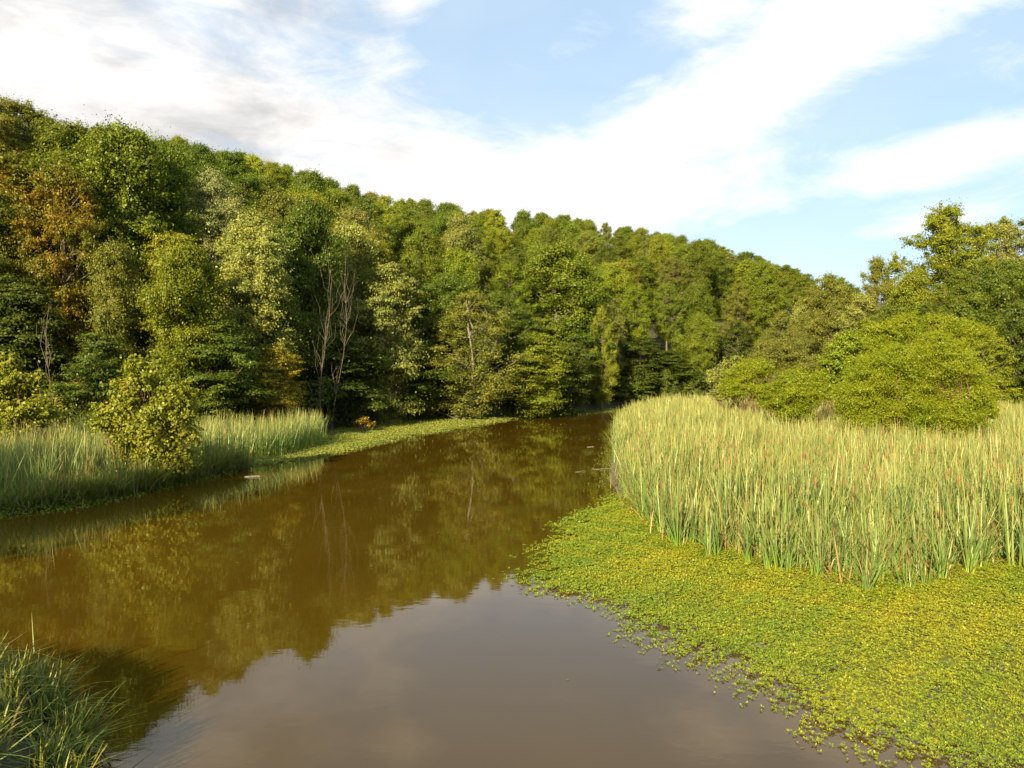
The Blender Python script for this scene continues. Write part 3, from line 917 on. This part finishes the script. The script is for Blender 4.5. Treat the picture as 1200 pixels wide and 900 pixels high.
r3 = np.random.default_rng(5)
parts = []
spikes = []
for (d0, d1, dens, nb, segs, wd) in ((14, 26, 10, 11, 4, 0.037), (26, 40, 10, 10, 4, 0.042), (40, 62, 8, 8, 3, 0.055), (62, 125, 4.5, 7, 2, 0.085)):
    P = scatter(REED_R, dens, r3, lambda P: (P[:, 1] >= d0) & (P[:, 1] < d1) & inview(P))
    # patchy density: bays and tufts
    P = P[(wavy(P[:, 0], P[:, 1], 0.9, 1.0) + 0.6 * r3.normal(size=len(P))) > -0.95]
    e = sdf(P, REED_R)
    P = P[e > 0.12 * (1 + wavy(P[:, 0], P[:, 1], 1.7))]
    hgt = 1.0 + 0.07 * wavy(P[:, 0], P[:, 1], 0.35, 3)
    e = sdf(P, REED_R)
    sc = hgt * (0.62 + 0.38 * np.clip(e / 2.2, 0, 1)) * r3.uniform(0.82, 1.08, len(P))
    # far plants stand on tired stalks and read yellower: tall seed tips
    for q in range(8):
        lo_, hi_ = np.quantile(sc, [q / 8, (q + 1) / 8])
        sel = (sc >= lo_) & (sc <= hi_) if q == 7 else (sc >= lo_) & (sc < hi_)
        if sel.sum() == 0: continue
        s_ = float(sc[sel].mean())
        parts.append(blades(P[sel], ground_h(P[sel]) - 0.03, (1.1 if d1 < 30 else 1.6) * s_, (2.65 if d1 < 30 else 2.6) * s_, nb, 0.27 if d1 < 63 else 0.22, wd, r3, segs, 0.32, 0.06 if d1 < 41 else 0.15))
    ps = P[r3.random(len(P)) < np.where((P[:, 0] > 6) & (P[:, 1] < 32), 0.10, 0.02)]
    for p_ in ps:
        if p_[1] > 60: continue
        spikes.append((p_[0], p_[1], 1.55 + 0.45 * r3.random()))
# dead brown litter low in the stand
P = scatter(REED_R, 9, r3, lambda P: (P[:, 1] < 36) & inview(P))
V, Q, A, T = blades(P, ground_h(P), 0.4, 1.3, 5, 0.85, 0.035, r3, 2, 0.5, 0.25)
parts.append((V, Q, A, 0.97 + 0 * T))
P = scatter(REED_R, 14, r3, lambda P: (P[:, 1] < 36) & inview(P))
P = P[sdf(P, REED_R) < 1.3]
parts.append(blades(P, ground_h(P) - 0.02, 0.4, 1.3, 6, 0.35, 0.026, r3, 3, 0.5, 0.08))
V, Q, A, T = join(parts)
tag(mesh_obj("cattail_reeds", V, Q, M_CATTAIL, fattr={"tint": T}, pattr={"along": A}),
    "broad sunlit bed of cattails filling the right bank", "cattails", kind='stuff')


def spike_mesh(L_, rad):
    z = np.array([0, .02, .06, .94, .98, 1.0]) * L_
    return np.column_stack([0 * z, 0 * z, z]), np.array([0.3, .8, 1, 1, .8, .25]) * rad


paths = []
for x, y, h in spikes:
    z = zg(x, y)
    lx, ly = r3.normal(size=2) * 0.05
    lx, ly = lx * 0.3, ly * 0.3
    
    L_ = r3.uniform(0.15, 0.24)
    p_, ra = spike_mesh(L_, 0.026 if y < 30 else 0.032)
    paths.append((p_ + np.array([x + lx * h, y + ly * h, z + h]), ra))
V, Q = tubes(paths, 5)
tag(mesh_obj("cattail_seed_heads", V, Q, M_SPIKE, smooth=True), "brown cattail seed heads scattered through the right reed bed", "seed heads", kind='stuff')

# single cattail plants along the front of the right bed
front = np.array([W(745, 598), W(790, 640), W(850, 656), W(930, 678), W(1000, 689), W(1060, 687), W(1130, 674), W(1200, 668), (25, 18.8)])
seg = np.linalg.norm(np.diff(front, axis=0), axis=1)
cum = np.concatenate([[0], np.cumsum(seg)])
protos = []
for k in range(5):
    V, Q, A, T = blades(np.zeros((1, 2)), np.zeros(1), 1.1, 2.4, 13 + 3 * k, 0.25, 0.045, r3, 5, 0.4, 0.06)
    protos.append((V, Q, A, T))
pm = []
NFR = 48
for k in range(NFR):
    sx = (k + 0.5 + 0.3 * r3.normal()) / NFR * cum[-1]
    x = np.interp(sx, cum, front[:, 0]); y = np.interp(sx, cum, front[:, 1]) + r3.uniform(-0.45, 0.3)
    j = k % 5
    lab = ("leftmost" if k == 0 else ordinal(k + 1)) + " cattail plant from the left along the front of the right reed bed"
    if k == 0: lab = "leftmost cattail plant along the front of the right reed bed"
    if k < 5:
        V, Q, A, T = protos[j]
        o = mesh_obj("cattail_plant", V, Q, M_CATTAIL, fattr={"tint": T * 0.89}, pattr={"along": A})
        ch = []
        if j in (1, 3):
            p_, ra = spike_mesh(0.2, 0.02)
            sV, sQ = tubes([(np.array([(0, 0, 0), (0.03, 0.02, 1.7)]), np.array([.007, .005]))], 5)
            s1 = mesh_obj("stalk", sV, sQ, M_SPIKE, o, smooth=True)
            sV, sQ = tubes([(p_ + np.array([0.03, 0.02, 1.7]), ra)], 7)
            s2 = mesh_obj("seed_head", sV, sQ, M_SPIKE, o, smooth=True)
            ch = [s1, s2]
        pm.append((o, ch))
    else:
        src, chs = pm[j]
        o = src.copy(); COL.objects.link(o)
        for c in chs:
            c2 = c.copy(); COL.objects.link(c2); c2.parent = o
    o.location = (x, y, zg(x, y) - 0.03)
    s_ = r3.uniform(0.6, 1.0)
    o.scale = (s_, s_, s_)
    o.rotation_euler = (0, 0, r3.random() * 6.28)
    tag(o, lab, "cattail", "cattail plants along the front of the right bed")

# left reed bed
parts = []
P = scatter(REED_L, 7, r3, lambda P: inview(P) & (foot_s(P) < -0.5))
e = sdf(P, REED_L)
P = P[e > 0.15 * (1 + wavy(P[:, 0], P[:, 1], 1.7))]
parts.append(blades(P, np.maximum(ground_h(P), -0.1), 1.1, 2.5, 9, 0.18, 0.032, r3, 3, 0.4, 0.1))
P2 = P[(sdf(P, REED_L) < 2.5) & (P[:, 1] < 36)]
V, Q, A, T = blades(P2, ground_h(P2), 0.9, 1.9, 4, 0.5, 0.035, r3, 3, 0.6, 0.1)
parts.append((V, Q, A, np.where(r3.random(len(T) // 3) < 0.5, 0.97, 0.5).repeat(3)))
V, Q, A, T = join(parts)
tag(mesh_obj("cattail_reeds", V, Q, M_CATTAIL, fattr={"tint": T}, pattr={"along": A}),
    "shadier band of cattails behind the shrub on the left bank", "cattails", kind='stuff')


# ------------------------------------------------------------------ floating mats
def mat_leaves(poly, dens, size, r, cond=None, edge=0.6, zh=0.1, spill=0.5):
    lo, hi = poly.min(0) - 1, poly.max(0) + 1
    P = r.uniform(lo, hi, (int((hi - lo).prod() * dens), 2))
    if cond is not None: P = P[cond(P)]
    e = sdf(P, poly) + 0.45 * edge * wavy(P[:, 0], P[:, 1], 1.6, 2) + 0.25 * edge * wavy(P[:, 0], P[:, 1], 5.1, 4)
    clump = wavy(P[:, 0], P[:, 1], 7.0, 1) * 0.5 + 0.5
    pr = np.where(e > edge, 1.0, np.where(e > -spill, ((e + spill) / (edge + spill)) ** 1.6 * (clump > 0.35), 0))
    kp = r.random(len(P)) < pr
    P, e = P[kp], e[kp]
    hz_ = np.clip(e / edge, 0.0, 1) * zh * (0.35 + 0.65 * r.random(len(P))) * (0.8 + 0.35 * wavy(P[:, 0], P[:, 1], 2.2, 5))
    nl = 6                                               # each plant is a rosette of leaves
    n = len(P) * nl
    a = (np.tile(np.arange(nl) * 2 * pi / nl, len(P)) + np.repeat(r.random(len(P)) * 6.28, nl) + 0.35 * r.normal(size=n))
    rise = r.uniform(0.0, 0.6, n)
    ps = size * (0.6 + 0.8 * r.random(len(P))) * (0.7 + 0.035 * P[:, 1] if size < 0.1 else 1)
    s_ = np.repeat(ps, nl) * r.uniform(0.75, 1.2, n)
    dr_ = np.column_stack([np.cos(a) * np.cos(rise), np.sin(a) * np.cos(rise), np.sin(rise)])
    c3 = np.column_stack([np.repeat(P, nl, 0), np.repeat(np.maximum(hz_, 0.008) + np.maximum(ground_h(P), 0), nl)]) + dr_ * s_[:, None] * 0.55
    N = np.column_stack([-np.cos(a) * np.sin(rise), -np.sin(a) * np.sin(rise), np.cos(rise)]) + 0.25 * r.normal(size=(n, 3))
    N = unit(N)
    T_ = unit(dr_ - N * np.sum(dr_ * N, 1, keepdims=True)); B = np.cross(N, T_)
    L_, w_ = s_[:, None], s_[:, None] * 0.5
    V = np.stack([c3 - T_ * L_ * .5, c3 + B * w_ * .5 + T_ * L_ * .08, c3 + T_ * L_ * .5, c3 - B * w_ * .5 + T_ * L_ * .08], 1).reshape(-1, 3)
    Q = np.arange(4 * n).reshape(-1, 4)
    tp = 0.36 + 0.16 * r.normal(size=len(P)) + 0.2 * wavy(P[:, 0], P[:, 1], 0.7, 7) + 0.2 * wavy(P[:, 0], P[:, 1], 2.9, 2) + 0.26 * np.clip((e - 2.2) / 3.5, -0.6, 0.8)
    T = np.clip(np.repeat(tp, nl) + 0.14 * r.normal(size=n) + 0.45 * (r.random(n) < 0.04), 0, 1)
    return V, Q, T


def sheet(poly, step, inset, z):
    lo, hi = poly.min(0), poly.max(0)
    ax, ay = np.arange(lo[0], hi[0] + step, step), np.arange(lo[1], hi[1] + step, step)
    AX, AY = np.meshgrid(ax, ay)
    P = np.stack([AX.ravel(), AY.ravel()], 1)
    ok = (sdf(P, poly) + 0.35 * wavy(P[:, 0], P[:, 1], 1.6, 2) + 0.2 * wavy(P[:, 0], P[:, 1], 5.1, 4)) > inset
    nx_, ny_ = len(ax), len(ay)
    i, j = np.meshgrid(np.arange(ny_ - 1), np.arange(nx_ - 1), indexing='ij')
    Q = np.stack([i * nx_ + j, i * nx_ + j + 1, (i + 1) * nx_ + j + 1, (i + 1) * nx_ + j], -1).reshape(-1, 4)
    Q = Q[ok[Q].all(1)]
    used = np.unique(Q)
    rm = np.zeros(len(P), int); rm[used] = np.arange(len(used))
    Vs = np.column_stack([P, z + 0.015 * wavy(P[:, 0], P[:, 1], 3.0, 1)])[used]
    return Vs, rm[Q]


def mat_obj(poly, dens, size, label, cond, edge, zh, spill, step, lm=None):
    V, Q, T = mat_leaves(poly, dens, size, r3, cond, edge, zh, spill)
    SV, SQ = sheet(poly, step, 1.5 * edge, 0.008)
    Vt = np.concatenate([V, SV]); Qt = np.concatenate([Q, SQ + len(V)])
    o = mesh_obj("floating_plants", Vt, Qt, None, fattr={"tint": np.concatenate([T, np.full(len(SQ), .3)])}, mats=[lm or M_MAT, M_MATBASE],
                 mi=np.concatenate([np.zeros(len(Q)), np.ones(len(SQ))]))
    tag(o, label, "floating plants", kind='stuff')


mat_obj(MAT_R, 600, 0.033, "bright green mat of small floating leaves in front of the right cattails", lambda P: inview(P, 90) & (P[:, 1] > 8), 0.6, 0.10, 0.6, 0.12)
mat_obj(MAT_L, 130, 0.055, "flat yellow-green mat of floating plants beyond the left reed bed", lambda P: inview(P, 50), 0.7, 0.04, 0.3, 0.3, M_MATFAR)

# low weeds at the water's edge below the left reeds and along the wooded bank
parts = []
edge_l = np.array([(-30, 24.5), W(0, 602), W(100, 590), W(200, 568), W(280, 549)])
edge_f = np.array([W(392, 502), W(480, 494), W(560, 490), W(640, 487), W(720, 482), (14, 97.5), (30, 105.5)])
edge_m = np.array([W(712, 575), W(714, 550), W(718, 530), W(722, 512), W(730, 498)])
for line, n, hmax, sz in ((edge_m, 4000, 0.25, 0.08), (edge_l, 45000, 0.6, 0.10), (edge_f, 12000, 0.5, 0.12)):
    sg = np.linalg.norm(np.diff(line, axis=0), axis=1); cu = np.concatenate([[0], np.cumsum(sg)])
    s_ = r3.random(n) * cu[-1]
    x = np.interp(s_, cu, line[:, 0]); y = np.interp(s_, cu, line[:, 1])
    offs = r3.normal(size=n) * 0.7 + 0.6
    y = y + offs * (0.2 if line is edge_m else 1); x = x + offs * (0.9 if line is edge_m else -0.3)
    hh = hmax * (0.55 + 0.45 * wavy(x, y, 1.2, 3)) * np.exp(-((offs - 0.8) / 1.1) ** 2)
    z = np.maximum(0.02, hh * r3.random(n) ** 0.6)
    N = np.column_stack([0.6 * r3.normal(size=(n, 2)) + np.array([0, -0.3]), np.ones(n)])
    V, Q = cards(np.column_stack([x, y, z]), N, sz * r3.uniform(.6, 1.4, n), sz * 0.6, r3)
    tag(mesh_obj("bank_weeds", V, Q, M_WEED, fattr={"tint": r3.random(n)}),
        "low green weeds along the water below the left reeds" if line is edge_l else "sparse low weeds on the mud at the left tip of the right cattails" if line is edge_m else "low weeds along the wooded far bank", "weeds", kind='stuff')

# arching grass and dead stems leaning over the water in front of the left reeds
sg = np.linalg.norm(np.diff(edge_l, axis=0), axis=1); cu = np.concatenate([[0], np.cumsum(sg)])
s_ = r3.random(1500) * cu[-1]
P = np.column_stack([np.interp(s_, cu, edge_l[:, 0]), np.interp(s_, cu, edge_l[:, 1])]) + np.column_stack([r3.normal(size=1500) * .2, 0.7 + 0.6 * r3.normal(size=1500)])
P = P[(wavy(P[:, 0], P[:, 1], 1.1, 9) > -0.35)]
V, Q, A, T = blades(P, np.maximum(ground_h(P), 0), 0.5, 1.5, 9, 0.55, 0.03, r3, 4, 0.9, 0.12)
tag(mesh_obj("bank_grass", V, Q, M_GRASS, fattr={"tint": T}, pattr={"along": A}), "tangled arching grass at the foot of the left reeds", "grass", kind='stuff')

# near grass at the bottom left
NEAR = np.array([W(112, 960), W(100, 885), W(84, 848), W(60, 822), W(0, 806), (-15, 13.1), (-16, 9), (-9, 6)])
P = scatter(NEAR, 13, r3)
big = wavy(P[:, 0], P[:, 1], 1.4, 6)
P = P[(big + 0.7 * r3.normal(size=len(P))) > -0.9]
parts = [blades(P, ground_h(P) - 0.03, 0.25, 0.75, 46, 0.7, 0.028, r3, 5, 0.9, 0.07)]
P2 = P[r3.random(len(P)) < 0.12]
parts.append(blades(P2, ground_h(P2), 0.7, 1.25, 3, 0.6, 0.016, r3, 6, 1.0, 0.05))
V, Q, A, T = parts[0]
parts[0] = (V, Q, A, T * 0.94)
V, Q, A, T = join(parts)
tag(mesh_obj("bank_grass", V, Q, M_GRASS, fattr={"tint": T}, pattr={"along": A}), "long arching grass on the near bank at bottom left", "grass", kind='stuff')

# ------------------------------------------------------------------ bare saplings, snags, floating sticks
def bare_tree(label, px, base_py, top_py, d_, seed, lean=0.1, n=22, mat=M_BARK, r0=0.018, name="bare_tree"):
    r = np.random.default_rng(seed)
    x, y = P3(px, d_)
    z0 = zg(x, y)
    H = CAMZ + (HOR - top_py) * d_ / F - z0
    root_p = np.array([0, 0, -0.3])
    lv = np.array([lean * H, 0, H])
    t = np.linspace(0, 1, 8)[:, None]
    p = root_p + (lv - root_p) * t + 0.02 * H * np.sin(t * 6 + seed)
    paths = [(p, np.linspace(r0, 0.012, 8))]
    for k in range(n):
        i = r.integers(2, 7)
        e = p[i] + np.array([r.normal() * 0.05 * H, r.normal() * 0.05 * H, r.uniform(0.15, 0.35) * H])
        paths.append(limb(p[i], e, 0.014, 0.005, r))
    o = mesh_obj(name, *tubes(paths, 5), mat, None, smooth=True)
    o.location = (x, y, z0)
    tag(o, label, "tree")


bare_tree("bare pale sapling with forked upright twigs, left of the pale spreading tree", 378, 0, 318, 60, 3, 0.03)
bare_tree("second bare pale sapling leaning right beside the forked one", 392, 0, 330, 61, 4, 0.08)
bare_tree("grey dead trunk leaning left at the foot of the dark layered tree", 470, 0, 430, 73, 5, -0.5, 5, M_BARK, 0.12)
bare_tree("bare tan stem in the shade above the leafy riverside shrub", 52, 0, 355, 45, 6, 0.05, 10)


def stick(label, px, py, L_, ang, r_, seed):
    r = np.random.default_rng(seed)
    x, y = W(px, py)
    t = np.linspace(-.5, .5, 7)
    p = np.column_stack([t * L_ * math.cos(ang), t * L_ * math.sin(ang) + 0.03 * np.sin(t * 9), 0.01 + 0.012 * np.sin(t * 5)])
    paths = [(p, r_ * np.array([.4, .9, 1, 1, .9, .8, .5]))]
    paths.append(limb(p[4], p[4] + np.array([0.12, 0.1, 0.05]) * L_, r_ * .5, r_ * .2, r, n=4))
    o = mesh_obj("floating_stick", *tubes(paths, 6), M_BARK if seed > 1 else M_PALE, None, smooth=True)
    o.location = (x, y, 0.01)
    tag(o, label, "stick", "sticks floating on the river")


stick("pale stick floating below the left reed bed", 296, 559, 0.75, 0.05, 0.045, 1)
stick("thin pale twig floating beside the cattail tip", 705, 550, 1.0, 0.02, 0.02, 2)
stick("curved twig floating in mid river left of the mud", 680, 553, 0.6, 0.5, 0.02, 3)
stick("short twig floating nearest the bend", 692, 524, 0.5, 0.3, 0.03, 4)

# bits of leaf and scum drifting on the river
n = 420
P = r3.uniform([-18, 9], [12, 80], (n * 3, 2))
P = P[(sdf(P, RIVER) > 0.3) & (sdf(P, MAT_R) < -0.2) & inview(P, 20)]
P = P[r3.random(len(P)) < np.clip(0.12 + np.exp(np.maximum(sdf(P, MAT_R), -9) / 1.2), 0, 1)]
V, Q = cards(np.column_stack([P, np.full(len(P), 0.006)]), np.tile([0, 0, 1.0], (len(P), 1)) + 0.1 * r3.normal(size=(len(P), 3)), r3.uniform(0.03, 0.09, len(P)), 0.03, r3)
tag(mesh_obj("drifting_leaf_bits", V, Q, M_MATFAR, fattr={"tint": r3.random(len(P))}), "tiny bits of leaf drifting on the brown water", "debris", kind='stuff')
